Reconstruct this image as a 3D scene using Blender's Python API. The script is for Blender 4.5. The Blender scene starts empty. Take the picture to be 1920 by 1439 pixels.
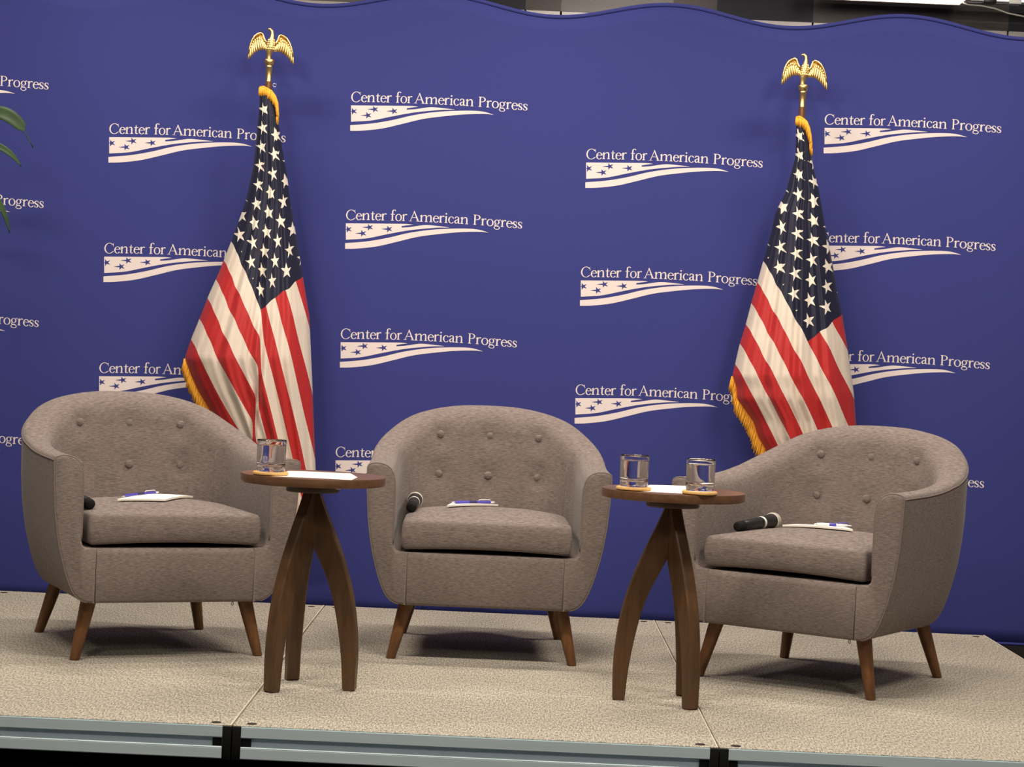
import bpy, bmesh, math, random
import numpy as np
from mathutils import Vector, Matrix
random.seed(7)
C = bpy.context.scene.collection
PI = math.pi
S = 0.40                      # stage top above the room floor

# ------------------------------------------------------------------ camera
F_PX = 3832.0
CX, CY, CZ, YAW, PITCH, ROLL = 0.676712, -5.096974, 0.963791, 3.10543e-3, -1.49535e-2, 4.49468e-2
_r = np.array([math.cos(YAW), math.sin(YAW), 0.]); _f = np.array([-math.sin(YAW), math.cos(YAW), 0.]); _u = np.array([0, 0, 1.])
FW = _f*math.cos(PITCH)+_u*math.sin(PITCH); U2 = -_f*math.sin(PITCH)+_u*math.cos(PITCH)
RT = _r*math.cos(ROLL)+U2*math.sin(ROLL); UP = -_r*math.sin(ROLL)+U2*math.cos(ROLL)
CAMP = np.array([CX, CY, CZ])
cam = bpy.data.cameras.new('camera'); co = bpy.data.objects.new('camera', cam); C.objects.link(co)
cam.sensor_width = 36.0; cam.sensor_fit = 'HORIZONTAL'; cam.lens = F_PX/1920*36.0
cam.clip_start = 0.05; cam.clip_end = 60
co.matrix_world = Matrix(((RT[0], UP[0], -FW[0], CX), (RT[1], UP[1], -FW[1], CY), (RT[2], UP[2], -FW[2], CZ+S), (0, 0, 0, 1)))
bpy.context.scene.camera = co

def ray(x, y): return FW+RT*(x-960)/F_PX-UP*(y-719.5)/F_PX
def atz(x, y, z):             # photo point on a level plane z above the stage -> stage coordinates
    d = ray(x, y); return CAMP+d*((z-CZ)/d[2])
def proj(P):
    d = np.array(P, float)-CAMP; z = d@FW; return 960+F_PX*(d@RT)/z, 719.5-F_PX*(d@UP)/z
def aty(x, y, Y):             # photo point on an upright plane at depth Y
    d = ray(x, y); return CAMP+d*((Y-CY)/d[1])

# ------------------------------------------------------------------ world, lamps, exposure
w = bpy.data.worlds.new('world'); bpy.context.scene.world = w; w.use_nodes = True
w.node_tree.nodes['Background'].inputs[0].default_value = (1.0, 0.93, 0.86, 1)
w.node_tree.nodes['Background'].inputs[1].default_value = 0.08
vs = bpy.context.scene.view_settings
vs.view_transform = 'Standard'; vs.look = 'None'; vs.gamma = 1.0; vs.exposure = 0.0
vs.use_curve_mapping = False

def area(loc, target, size, power, col=(1, .895, .78), spread=180):
    l = bpy.data.lights.new('ceiling_lamp', 'AREA'); l.shape = 'RECTANGLE'; l.size, l.size_y = size
    l.energy = power; l.color = col; l.spread = math.radians(spread)
    o = bpy.data.objects.new('ceiling_lamp', l); C.objects.link(o)
    o.location = (loc[0], loc[1], loc[2]+S)
    d = Vector(target)-Vector(loc); o.rotation_euler = d.to_track_quat('-Z', 'Y').to_euler()
    return o
area((-0.9, -3.2, 2.95), (0.9, 2.6, 0.9), (0.4, 0.4), 27, (1, .90, .79))
area((2.6, -3.2, 2.95), (0.9, 2.6, 0.9), (0.4, 0.4), 27, (1, .90, .79))
for _x in (-1.0, 0.7, 2.4):                       # two rows of long ceiling fixtures across the stage
    area((_x, 1.70, 3.05), (_x, 1.65, 0), (0.8, 0.10), 27, spread=150)
    area((_x, -0.55, 3.05), (_x, 0.9, 0), (0.8, 0.10), 44)

# ------------------------------------------------------------------ materials
def nt(name):
    m = bpy.data.materials.new(name); m.use_nodes = True; t = m.node_tree
    return m, t, t.nodes, t.links, t.nodes['Principled BSDF']
def setp(b, **k):
    for n, v in k.items():
        n = n.replace('_', ' ')
        if n in b.inputs: b.inputs[n].default_value = v
def lin(r, g, b):
    f = lambda c: c/12.92 if c <= .04045 else ((c+.055)/1.055)**2.4
    return (f(r/255), f(g/255), f(b/255), 1)
def mat(name, col, rough=.6, metal=0., noise=None, bump=0., spec=.5, trans=0., ior=1.45, sheen=0.):
    """noise = (scale xyz, second colour, contrast lo, hi)"""
    m, t, N, L, b = nt(name)
    setp(b, Base_Color=col, Roughness=rough, Metallic=metal, IOR=ior)
    b.inputs['Specular IOR Level'].default_value = spec
    b.inputs['Transmission Weight'].default_value = trans
    if sheen: b.inputs['Sheen Weight'].default_value = sheen
    if noise:
        sc, c2, lo, hi = noise
        tc = N.new('ShaderNodeTexCoord'); mp = N.new('ShaderNodeMapping'); mp.inputs['Scale'].default_value = sc
        nz = N.new('ShaderNodeTexNoise'); nz.inputs['Scale'].default_value = 1; nz.inputs['Detail'].default_value = 6; nz.inputs['Roughness'].default_value = .66
        L.new(tc.outputs['Object'], mp.inputs[0]); L.new(mp.outputs[0], nz.inputs['Vector'])
        rp = N.new('ShaderNodeValToRGB'); rp.color_ramp.elements[0].position = lo; rp.color_ramp.elements[1].position = hi
        rp.color_ramp.elements[0].color = c2; rp.color_ramp.elements[1].color = col
        L.new(nz.outputs['Fac'], rp.inputs[0]); L.new(rp.outputs[0], b.inputs['Base Color'])
        if bump:
            bp = N.new('ShaderNodeBump'); bp.inputs['Strength'].default_value = bump; bp.inputs['Distance'].default_value = .002
            L.new(nz.outputs['Fac'], bp.inputs['Height']); L.new(bp.outputs[0], b.inputs['Normal'])
    return m
def emit(name, col, st):
    m, t, N, L, b = nt(name)
    setp(b, Base_Color=(.8, .8, .8, 1), Emission_Color=col, Emission_Strength=st); return m

M = {}
M['tweed'] = mat('grey_tweed', (.268, .214, .190, 1), .95, noise=((62, 62, 800), (.118, .092, .082, 1), .37, .63), bump=.3, spec=.15, sheen=.15)
M['tweed_seam'] = mat('grey_tweed_piping', (.205, .165, .148, 1), .9, spec=.15)
M['tweed_dark'] = mat('seam_shadow_thread', (.135, .105, .096, 1), .95, spec=.1)
M['lining'] = mat('black_dust_cover', (.012, .012, .014, 1), .95, spec=.1)
M['walnut'] = mat('walnut_leg', (.195, .084, .028, 1), .36, noise=((60, 60, 9), (.10, .042, .014, 1), .3, .7), spec=.5)
M['walnut_top'] = mat('walnut_table', (.165, .080, .040, 1), .36, noise=((8, 60, 60), (.10, .047, .024, 1), .3, .7), spec=.5)
M['walnut_leg2'] = mat('walnut_table_leg', (.125, .061, .024, 1), .42, noise=((50, 50, 7), (.062, .031, .014, 1), .3, .7), spec=.45)
M['dark_wood'] = mat('dark_wood', (.055, .026, .014, 1), .5)
M['black'] = mat('black_plastic', (.012, .012, .013, 1), .4)
M['black_matte'] = mat('black_matte', (.010, .010, .010, 1), .8, spec=.2)
M['under_shade'] = mat('under_deck_shade', (.004, .004, .005, 1), .95, spec=.05)
M['silver'] = mat('silver_mesh', (.82, .78, .70, 1), .5, .5, noise=((700, 700, 700), (.45, .42, .37, 1), .35, .6), bump=.4)
M['white_ring'] = mat('white_ring', (.75, .74, .72, 1), .5)
M['alu'] = mat('brushed_aluminium', (.78, .92, .96, 1), .42, .05, noise=((2, 60, 60), (.69, .82, .86, 1), .3, .7))
M['alu_groove'] = mat('aluminium_groove', (.60, .70, .76, 1), .45, .1)
M['carpet'] = mat('stage_carpet', (.60, .545, .445, 1), .98, noise=((230, 52, 120), (.18, .163, .135, 1), .38, .63), bump=.45, spec=.08)
M['cream'] = mat('cream_edge', (.62, .55, .42, 1), .7)
M['hole'] = mat('dark_hole', (.03, .018, .012, 1), .9)
M['blue'] = mat('blue_backdrop_fabric', (.046, .052, .222, 1), .85, noise=((300, 300, 300), (.041, .047, .202, 1), .3, .7), spec=.15)
M['print_blue'] = mat('blue_print', (.046, .052, .222, 1), .85, spec=.15)
M['print_white'] = mat('white_print', (.78, .68, .65, 1), .85, spec=.15)
M['gold'] = mat('polished_gold', (.90, .64, .26, 1), .34, 1.0)
M['gold_dark'] = mat('aged_brass', (.55, .32, .10, 1), .3, 1.0)
M['pole'] = mat('varnished_pole', (.16, .07, .03, 1), .25, .2)
M['chrome'] = mat('chrome', (.7, .68, .66, 1), .2, 1.0)
M['fringe'] = mat('golden_fringe', (.95, .47, .045, 1), .75, noise=((500, 500, 60), (.78, .35, .025, 1), .3, .7))
M['glass'] = mat('clear_glass', (1, 1, 1, 1), 0., trans=1., ior=1.5)
M['water'] = mat('water', (1, 1, 1, 1), 0., trans=1., ior=1.33)
M['cork'] = mat('bamboo_coaster', (.84, .52, .19, 1), .55, noise=((120, 120, 120), (.72, .42, .14, 1), .3, .7))
M['paper'] = mat('white_paper', (.88, .84, .76, 1), .8)
M['pen_blue'] = mat('blue_pen_plastic', (.07, .06, .42, 1), .25)
M['pen_dark'] = mat('dark_pen_grip', (.03, .02, .10, 1), .5)
M['pen_white'] = mat('white_pen_plastic', (.75, .73, .76, 1), .3)
M['leaf'] = mat('dark_leaf', (.020, .052, .008, 1), .5, noise=((14, 60, 14), (.010, .026, .006, 1), .3, .7), spec=.25)
M['cane'] = mat('plant_cane', (.16, .11, .06, 1), .8, noise=((30, 30, 90), (.10, .07, .04, 1), .3, .7))
M['soil'] = mat('soil', (.03, .02, .015, 1), .95, noise=((90, 90, 90), (.015, .01, .008, 1), .3, .7))
M['pot'] = mat('grey_planter', (.10, .10, .11, 1), .5)
M['floor'] = mat('dark_carpet_floor', (.020, .019, .022, 1), .95, noise=((120, 120, 120), (.012, .011, .014, 1), .3, .7), spec=.1)
M['wall'] = mat('grey_wall_paint', (.42, .39, .37, 1), .85, noise=((3, 3, 3), (.38, .36, .34, 1), .3, .7))
M['ceil'] = mat('dark_ceiling', (.03, .03, .034, 1), .9)
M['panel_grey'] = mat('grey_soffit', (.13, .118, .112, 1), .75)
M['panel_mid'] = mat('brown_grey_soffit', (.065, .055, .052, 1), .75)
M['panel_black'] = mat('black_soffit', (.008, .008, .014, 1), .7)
M['soffit_glow'] = mat('painted_soffit_glow', (.50, .46, .44, 1), .8)
M['lamp'] = emit('lamp_diffuser', (1, .95, .88, 1), 9.0)
M['lamp_rim'] = mat('lamp_frame', (.85, .62, .50, 1), .5)
M['cable'] = mat('grey_cable', (.34, .32, .28, 1), .6)

def flag_material():
    m, t, N, L, b = nt('flag_cloth')
    def m_(op, a, c=None, d=None):
        n = N.new('ShaderNodeMath'); n.operation = op
        for i, v in enumerate((a, c, d)):
            if v is None: continue
            if isinstance(v, (int, float)): n.inputs[i].default_value = v
            else: L.new(v, n.inputs[i])
        return n.outputs[0]
    uv = N.new('ShaderNodeUVMap'); uv.uv_map = 'flag'
    sp = N.new('ShaderNodeSeparateXYZ'); L.new(uv.outputs[0], sp.inputs[0]); a, bb = sp.outputs[0], sp.outputs[1]
    red = m_('MAXIMUM', m_('LESS_THAN', m_('FLOORED_MODULO', bb, 2.0), 1.0), m_('GREATER_THAN', bb, 12.0))
    canton = m_('MULTIPLY', m_('LESS_THAN', a, 9.88), m_('LESS_THAN', bb, 7.0))
    def stars(off):
        du, dv = .819, .702
        u = m_('SUBTRACT', m_('FLOORED_MODULO', m_('SUBTRACT', a, off*du-du), 2*du), du)
        v = m_('SUBTRACT', m_('FLOORED_MODULO', m_('SUBTRACT', bb, off*dv-dv), 2*dv), dv)
        th = m_('ARCTAN2', u, m_('MULTIPLY', v, -1.0)); k = 2*PI/5
        tp = m_('ABSOLUTE', m_('SUBTRACT', m_('FLOORED_MODULO', m_('ADD', th, k/2), k), k/2))
        r = m_('SQRT', m_('ADD', m_('MULTIPLY', u, u), m_('MULTIPLY', v, v)))
        return m_('LESS_THAN', m_('MULTIPLY', r, m_('COSINE', m_('SUBTRACT', math.radians(72), tp))), .309*.43)
    st = m_('MAXIMUM', stars(1.0), stars(2.0))
    inb = m_('MULTIPLY', m_('MULTIPLY', m_('GREATER_THAN', a, .40), m_('LESS_THAN', a, 9.42)), m_('MULTIPLY', m_('GREATER_THAN', bb, .30), m_('LESS_THAN', bb, 6.70)))
    st = m_('MULTIPLY', st, inb)
    def mix(f, c1, c2):
        n = N.new('ShaderNodeMix'); n.data_type = 'RGBA'; L.new(f, n.inputs[0])
        for s, c in ((6, c1), (7, c2)):
            if isinstance(c, tuple): n.inputs[s].default_value = c
            else: L.new(c, n.inputs[s])
        return n.outputs[2]
    wh = (.71, .61, .51, 1)
    stripes = mix(red, wh, (.46, .022, .022, 1))
    cant = mix(st, (.008, .009, .028, 1), (.80, .72, .60, 1))
    L.new(mix(canton, stripes, cant), b.inputs['Base Color'])
    setp(b, Roughness=.55); b.inputs['Specular IOR Level'].default_value = .3
    b.inputs['Sheen Weight'].default_value = .05
    tc = N.new('ShaderNodeTexCoord'); mp = N.new('ShaderNodeMapping'); mp.inputs['Scale'].default_value = (45, 45, 9)
    mp.inputs['Rotation'].default_value = (0, .3, 0)
    nz = N.new('ShaderNodeTexNoise'); nz.inputs['Scale'].default_value = 1; nz.inputs['Detail'].default_value = 3
    L.new(tc.outputs['Object'], mp.inputs[0]); L.new(mp.outputs[0], nz.inputs['Vector'])
    bp = N.new('ShaderNodeBump'); bp.inputs['Strength'].default_value = .35; bp.inputs['Distance'].default_value = .008
    L.new(nz.outputs['Fac'], bp.inputs['Height']); L.new(bp.outputs[0], b.inputs['Normal'])
    return m
M['flag'] = flag_material()

# ------------------------------------------------------------------ helpers
def tag(o, label=None, cat=None, group=None, kind=None):
    if label: o['label'] = label
    if cat: o['category'] = cat
    if group: o['group'] = group
    if kind: o['kind'] = kind
    return o
def thing(name, label, cat, loc=(0, 0, 0), rz=0., group=None):
    o = bpy.data.objects.new(name, None); C.objects.link(o); o.empty_display_size = .05
    o.location = (loc[0], loc[1], loc[2]+S); o.rotation_euler = (0, 0, rz)
    return tag(o, label, cat, group)
def obj(name, bm, m, parent=None, smooth=True, label=None, angle=None):
    me = bpy.data.meshes.new(name); bm.normal_update(); bm.to_mesh(me); bm.free()
    for mm in (m if isinstance(m, (list, tuple)) else [m]): me.materials.append(mm)
    if smooth:
        for p in me.polygons: p.use_smooth = True
        if angle is not None: me.set_sharp_from_angle(angle=math.radians(angle))
    o = bpy.data.objects.new(name, me); C.objects.link(o)
    if parent: o.parent = parent
    if label: o['label'] = label
    return o
def box(bm, x0, x1, y0, y1, z0, z1, bev=0.):
    vs_ = [bm.verts.new((x, y, z)) for z in (z0, z1) for y in (y0, y1) for x in (x0, x1)]
    fs = [bm.faces.new([vs_[i] for i in q]) for q in ((0, 2, 3, 1), (4, 5, 7, 6), (0, 1, 5, 4), (2, 6, 7, 3), (0, 4, 6, 2), (1, 3, 7, 5))]
    if bev:
        es = list({e for f in fs for e in f.edges})
        bmesh.ops.bevel(bm, geom=es, offset=bev, segments=2, profile=.5, affect='EDGES')
def rings(bm, R, close=True, cap0=True, cap1=True):
    """loft a list of rings (each a list of points)"""
    V = [[bm.verts.new(p) for p in r] for r in R]
    n = len(V[0])
    for a, b in zip(V[:-1], V[1:]):
        for i in range(n if close else n-1):
            j = (i+1) % n; bm.faces.new((a[i], a[j], b[j], b[i]))
    if cap0: bm.faces.new(V[0][::-1])
    if cap1: bm.faces.new(V[-1])
    return V
def lathe(bm, prof, n=48, c=(0, 0, 0)):
    """prof = [(r,z)], r may be 0 at the ends"""
    prev = None
    for r, z in prof:
        if r < 1e-6: cur = [bm.verts.new((c[0], c[1], c[2]+z))]
        else: cur = [bm.verts.new((c[0]+r*math.cos(2*PI*k/n), c[1]+r*math.sin(2*PI*k/n), c[2]+z)) for k in range(n)]
        if prev:
            for k in range(n):
                j = (k+1) % n
                if len(prev) == 1 and len(cur) > 1: bm.faces.new((prev[0], cur[j], cur[k]))
                elif len(cur) == 1 and len(prev) > 1: bm.faces.new((prev[k], prev[j], cur[0]))
                elif len(cur) > 1: bm.faces.new((prev[k], prev[j], cur[j], cur[k]))
        prev = cur
def tube(bm, pts, r, n=8, close=False):
    pts = [Vector(p) for p in pts]; R = []; rr = r if isinstance(r, (list, tuple)) else [r]*len(pts)
    up = Vector((.13, .27, .95)).normalized()
    for i, p in enumerate(pts):
        a = pts[max(i-1, 0)]; b = pts[min(i+1, len(pts)-1)]
        if close: a = pts[i-1]; b = pts[(i+1) % len(pts)]
        d = (b-a).normalized(); s = d.cross(up)
        if s.length < 1e-4: s = d.cross(Vector((1, 0, 0)))
        s.normalize(); t = s.cross(d).normalized(); up = t
        R.append([p+(s*math.cos(2*PI*k/n)+t*math.sin(2*PI*k/n))*rr[i] for k in range(n)])
    if close: R.append(R[0]); rings(bm, R, True, False, False); bmesh.ops.remove_doubles(bm, verts=bm.verts, dist=1e-6)
    else: rings(bm, R)
def blob(bm, c, r, M3=None, seg=14, rng=9):
    c = Vector(c)
    pr = [[math.sin(PI*i/rng), -math.cos(PI*i/rng)] for i in range(rng+1)]
    prev = None
    for q, z in pr:
        if q < 1e-6: pts = [Vector((0, 0, z))]
        else: pts = [Vector((q*math.cos(2*PI*k/seg), q*math.sin(2*PI*k/seg), z)) for k in range(seg)]
        out = []
        for p in pts:
            p = Vector((p.x*r[0], p.y*r[1], p.z*r[2]))
            if M3: p = M3 @ p
            out.append(bm.verts.new(c+p))
        if prev:
            for k in range(seg):
                j = (k+1) % seg
                if len(prev) == 1: bm.faces.new((prev[0], out[j], out[k]))
                elif len(out) == 1: bm.faces.new((prev[k], prev[j], out[0]))
                else: bm.faces.new((prev[k], prev[j], out[j], out[k]))
        prev = out
def mod(o, t, **k):
    m = o.modifiers.new(t.lower(), t)
    for a, b in k.items(): setattr(m, a, b)
    return m
def copy_tree(o, parent=None):
    c = o.copy(); C.objects.link(c)
    if parent: c.parent = parent
    for ch in list(o.children): copy_tree(ch, c)
    return c
def struct(name, bm, m):
    o = obj(name, bm, m, smooth=False); o['kind'] = 'structure'; return o
def interp(x, xs, ys): return float(np.interp(x, xs, ys))

# ------------------------------------------------------------------ the room
bm = bmesh.new(); box(bm, -4, 5.4, -7.5, 3.9, -.1, 0); struct('floor', bm, M['floor'])
bm = bmesh.new(); box(bm, -4, 5.4, 3.8, 3.9, 0, 3.7); struct('wall_back', bm, M['wall'])
bm = bmesh.new(); box(bm, -4.1, -4, -7.5, 3.9, 0, 3.7); struct('wall_left', bm, M['wall'])
bm = bmesh.new(); box(bm, 5.4, 5.5, -7.5, 3.9, 0, 3.7); struct('wall_right', bm, M['wall'])
bm = bmesh.new(); box(bm, -4, 5.4, -7.5, 3.9, 3.7, 3.8); struct('ceiling', bm, M['ceil'])
# hanging soffit panels along the rear wall, seen above the backdrop
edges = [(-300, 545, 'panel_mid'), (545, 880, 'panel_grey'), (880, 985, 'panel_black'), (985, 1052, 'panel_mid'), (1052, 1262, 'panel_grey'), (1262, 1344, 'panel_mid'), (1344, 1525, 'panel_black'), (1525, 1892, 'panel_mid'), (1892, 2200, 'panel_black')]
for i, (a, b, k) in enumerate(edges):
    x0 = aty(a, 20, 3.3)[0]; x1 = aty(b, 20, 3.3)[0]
    bm = bmesh.new(); box(bm, x0, x1, 3.3, 3.8, 2.372+S, 3.7, 0); box(bm, x0+.004, x1-.004, 3.302, 3.8, 2.335+S, 2.372+S, 0)  # lower strip added, its pale colour stands for light on the wall beneath
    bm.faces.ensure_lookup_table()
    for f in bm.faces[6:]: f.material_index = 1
    struct('trim_%d' % (i+1), bm, [M[k], M['soffit_glow']])

# ------------------------------------------------------------------ stage decks
W_, D_ = 1.22, 2.44
def make_deck(label):
    t = thing('stage_deck', label, 'stage', (0, 0, 0), 0, 'carpeted stage decks')
    g = .0015
    bm = bmesh.new(); box(bm, g, W_-g-.005, .004, D_, -.012, 0); obj('carpet_top', bm, M['carpet'], t, False)
    bm = bmesh.new(); box(bm, W_-g-.005, W_-g-.001, .004, D_, -.012, .0012); obj('edge_trim', bm, M['cream'], t, False)
    def rail_prof(lo, hi, axis, pos, sgn):
        bm = bmesh.new()
        P = [(.0, -.001), (-.004, .0), (-.004, -.030), (.012, -.031), (.012, -.052), (-.003, -.0525), (-.004, -.054), (-.004, -.083), (.03, -.083), (.03, -.012), (.004, -.012)]
        R = []
        for q in (lo, hi):
            R.append([((q, pos+sgn*d, z) if axis == 'x' else (pos+sgn*d, q, z)) for d, z in P])
        rings(bm, R); bmesh.ops.recalc_face_normals(bm, faces=bm.faces)
        bmesh.ops.bevel(bm, geom=[e for e in bm.edges if e.calc_length() > .5], offset=.0022, segments=2, affect='EDGES')
        return bm
    fr = obj('front_rail', rail_prof(.0235, W_-.0235, 'x', 0, 1), M['alu'], t, True, angle=30)
    bm = bmesh.new(); box(bm, .048, W_-.048, .0095, .0125, -.0515, -.0315); obj('rail_groove', bm, M['alu_groove'], fr, False)
    obj('rear_rail', rail_prof(.0235, W_-.0235, 'x', D_, -1), M['alu'], t, True, angle=30)
    for x, s in ((.006, 1), (W_-.006, -1)):
        bm = bmesh.new(); box(bm, min(x, x+s*.02), max(x, x+s*.02), .05, D_-.05, -.083, -.0125); obj('side_rail', bm, M['alu'], t, False)
    for x in (g, W_-g-.022):
        for y in (-.003, D_-.027):
            bm = bmesh.new(); box(bm, x, x+.022, y, y+.03, -.086, -.0125 if y > 0 else -.002, .0015); obj('corner_block', bm, M['black_matte'], t)
    for x0, x1 in ((.0235, .048), (W_-.048, W_-.0235)):
        bm = bmesh.new(); box(bm, x0, x1, .004, .0125, -.0518, -.0312); obj('rail_end_plug', bm, M['black_matte'], t, False)
    for x in (.045, W_-.045):
        for y in (.035, D_-.05):
            bm = bmesh.new(); lathe(bm, [(0, .0002), (.0125, .0008), (.0125, -.002), (0, -.002)], 20, (x, y, .0003)); obj('latch_hole', bm, M['hole'], t)
    for x in (.05, W_-.05):
        for y in (.10, D_-.10):
            bm = bmesh.new(); box(bm, x-.02, x+.02, y-.02, y+.02, -S, -.083); obj('leg', bm, M['black_matte'], t, False)
    bm = bmesh.new(); box(bm, .002, W_-.002, .045, .05, -S+.002, -.084); obj('under_shade', bm, M['under_shade'], t, False)  # black sheet added to stand for the shade under the deck
    return t
deck = make_deck('grey-carpeted stage deck at the left, under the left armchair')
for k, lab in ((1, 'grey-carpeted middle stage deck, under the middle armchair and left table'), (2, 'grey-carpeted stage deck at the right end, under the right armchair')):
    c = copy_tree(deck); c.location.x = (k-1)*W_; c['label'] = lab
deck.location.x = -W_

# ------------------------------------------------------------------ backdrop
BY = 2.80
KB = (BY-CY)/(2.52-CY)      # the stretch from the first measured depth
def kx(x): return CX+(x-CX)*KB
def kz(z): return CZ+(z-CZ)*KB
def by(x): return BY+.006*math.cos(2*PI*(x-.35)/.904)
def bzt(x):
    q = CX+(x-CX)/KB; return kz(2.250+.033*math.cos(2*PI*(q-.75)/.872+PI)-.006*(q-.75)/2)
bd = thing('printed_backdrop', 'wide blue fabric backdrop printed with rows of white logos behind the flags', 'backdrop')
X0, X1, ZB = -2.35, 3.55, kz(-.037)
bm = bmesh.new(); nx, nz = 240, 40
G = []
for i in range(nx+1):
    x = X0+(X1-X0)*i/nx; G.append([bm.verts.new((x, by(x), ZB+(bzt(x)-ZB)*j/nz)) for j in range(nz+1)])
for i in range(nx):
    for j in range(nz): bm.faces.new((G[i][j], G[i+1][j], G[i+1][j+1], G[i][j+1]))
o = obj('fabric_panel', bm, M['blue'], bd); mod(o, 'SOLIDIFY', thickness=.004, offset=-1)
xs = [X0+(X1-X0)*i/200 for i in range(201)]
bm = bmesh.new(); tube(bm, [(x, by(x)+.002, bzt(x)+.002) for x in xs], .0085, 8); obj('top_hem', bm, M['blue'], bd)
bm = bmesh.new(); tube(bm, [(x, by(x)+.002, ZB) for x in xs], .006, 8); obj('bottom_hem', bm, M['blue'], bd)
for x in (X0+.03, X1-.03):
    bm = bmesh.new(); tube(bm, [(x, BY+.035, -S+.002), (x, BY+.035, 2.2)], .018, 12); obj('frame_post', bm, M['black_matte'], bd)
bm = bmesh.new(); tube(bm, [(X0+.03, BY+.035, 2.2), (X1-.03, BY+.035, 2.2)], .015, 12); obj('frame_bar', bm, M['black_matte'], bd)
for x in (X0+.03, X1-.03):
    bm = bmesh.new(); box(bm, x-.03, x+.03, BY+.01, BY+.45, -S, -S+.012); obj('frame_foot', bm, M['black_matte'], bd, False)

# --- lettering: drawn serif glyphs, cap height 1, x-height .66
TH, TN, XH = .125, .05, .66
def g_ring(cx, cy, rx, ry, t0=0, t1=360, n=28, th=TH, tn=TN):
    out = []
    pts = []
    for i in range(n+1):
        t = math.radians(t0+(t1-t0)*i/n); c, s = math.cos(t), math.sin(t)
        pts.append(((cx+rx*c, cy+ry*s), (cx+(rx-th)*c, cy+(ry-tn)*s)))
    for a, b in zip(pts[:-1], pts[1:]): out.append([a[0], b[0], b[1], a[1]])
    return out
def g_box(x0, y0, x1, y1): return [[(x0, y0), (x1, y0), (x1, y1), (x0, y1)]]
def g_stroke(P, Wd, n=16):
    """ribbon through control points (Catmull-Rom), widths per control point"""
    P = [np.array(p, float) for p in P]; Q = [2*P[0]-P[1]]+P+[2*P[-1]-P[-2]]; pts = []; ws = []
    for i in range(len(P)-1):
        for k in range(n+(i == len(P)-2)):
            t = k/n; a, b, c, d = Q[i:i+4]
            pts.append(.5*((2*b)+(c-a)*t+(2*a-5*b+4*c-d)*t*t+(3*b-a-3*c+d)*t**3)); ws.append(Wd[i]*(1-t)+Wd[i+1]*t)
    L = []
    for i, p in enumerate(pts):
        d = pts[min(i+1, len(pts)-1)]-pts[max(i-1, 0)]; d = d/(np.linalg.norm(d)+1e-9); q = np.array([-d[1], d[0]])*ws[i]/2
        L.append((tuple(p+q), tuple(p-q)))
    return [[a[0], b[0], b[1], a[1]] for a, b in zip(L[:-1], L[1:])]
def stem(x, y0, y1, top='flag', bot=True, w=TH):
    o = g_box(x, y0, x+w, y1)
    if bot: o += [[(x-.08, y0), (x+w+.08, y0), (x+w+.08, y0+.03), (x+w, y0+.075), (x, y0+.075), (x-.08, y0+.03)]]
    if top == 'flag': o += [[(x-.09, y1-.09), (x, y1-.13), (x+w, y1-.04), (x+w, y1+.03), (x+w-.03, y1+.03)]]
    if top == 'slab': o += [[(x-.08, y1), (x-.08, y1-.03), (x, y1-.075), (x+w, y1-.075), (x+w+.08, y1-.03), (x+w+.08, y1)]]
    return o
def arch(x, wdt):  # arch from stem right edge x to right stem outer x+wdt
    return g_stroke([(x-.02, XH-.20), (x+wdt*.35, XH-.03), (x+wdt*.75, XH-.05), (x+wdt-TH/2, XH-.24)], [.03, .07, .11, TH], 8)
GL = {}
GL['C'] = (.92, g_ring(.47, .49, .47, .53, 42, 318, 30)+g_stroke([(.80, .84), (.86, .66)], [.05, .03], 2)+g_stroke([(.80, .84), (.83, .99)], [.06, .02], 2)+g_stroke([(.80, .14), (.90, .24)], [.05, .02], 2))
GL['e'] = (.56, g_ring(.29, .32, .29, .35, 18, 325, 26)+g_box(.06, .36, .53, .41)+g_stroke([(.545, .36), (.555, .40), (.53, .50)], [.03, .06, .10], 4))
GL['n'] = (.78, stem(.08, 0, XH)+arch(.205, .45)+stem(.53, 0, XH-.22, None))
GL['t'] = (.44, g_stroke([(.20, .86), (.19, .60), (.19, .14), (.26, .03), (.42, .07)], [.05, TH, TH, .09, .03], 6)+g_box(.02, .60, .40, .655))
GL['r'] = (.50, stem(.08, 0, XH)+g_stroke([(.19, XH-.20), (.28, XH-.04), (.40, XH-.01), (.46, XH-.06)], [.03, .07, .10, .10], 6))
GL['f'] = (.46, stem(.12, 0, .85, None)+g_stroke([(.183, .80), (.20, .96), (.30, 1.06), (.42, 1.04), (.48, .97)], [TH, .12, .06, .07, .10], 6)+g_box(.0, .60, .40, .655))
GL['o'] = (.66, g_ring(.32, .32, .32, .355))
GL['A'] = (.98, g_stroke([(.12, .03), (.48, 1.02)], [.055, .055], 1)+g_stroke([(.44, 1.03), (.83, .03)], [.08, .14], 1)+g_box(.25, .34, .68, .39)+g_box(-.02, 0, .27, .035)+g_box(.66, 0, 1.0, .035))
GL['m'] = (1.20, stem(.08, 0, XH)+arch(.205, .45)+stem(.53, 0, XH-.22, None)+arch(.655, .43)+stem(.96, 0, XH-.22, None))
GL['i'] = (.34, stem(.09, 0, XH)+g_ring(.15, .90, .075, .075, 0, 360, 12, .07, .07))
GL['c'] = (.54, g_ring(.29, .32, .29, .35, 48, 322, 24)+g_ring(.45, .53, .06, .06, 0, 360, 10, .055, .055))
GL['a'] = (.58, g_stroke([(.07, .50), (.14, .62), (.28, .66), (.39, .58), (.40, .44), (.40, .10), (.46, .04), (.56, .09)], [.10, .08, .06, .10, TH, TH, .08, .03], 6)+g_stroke([(.39, .40), (.20, .33), (.09, .20), (.14, .06), (.26, .05), (.39, .16)], [.05, .07, TH, .11, .06, .04], 6))
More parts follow.
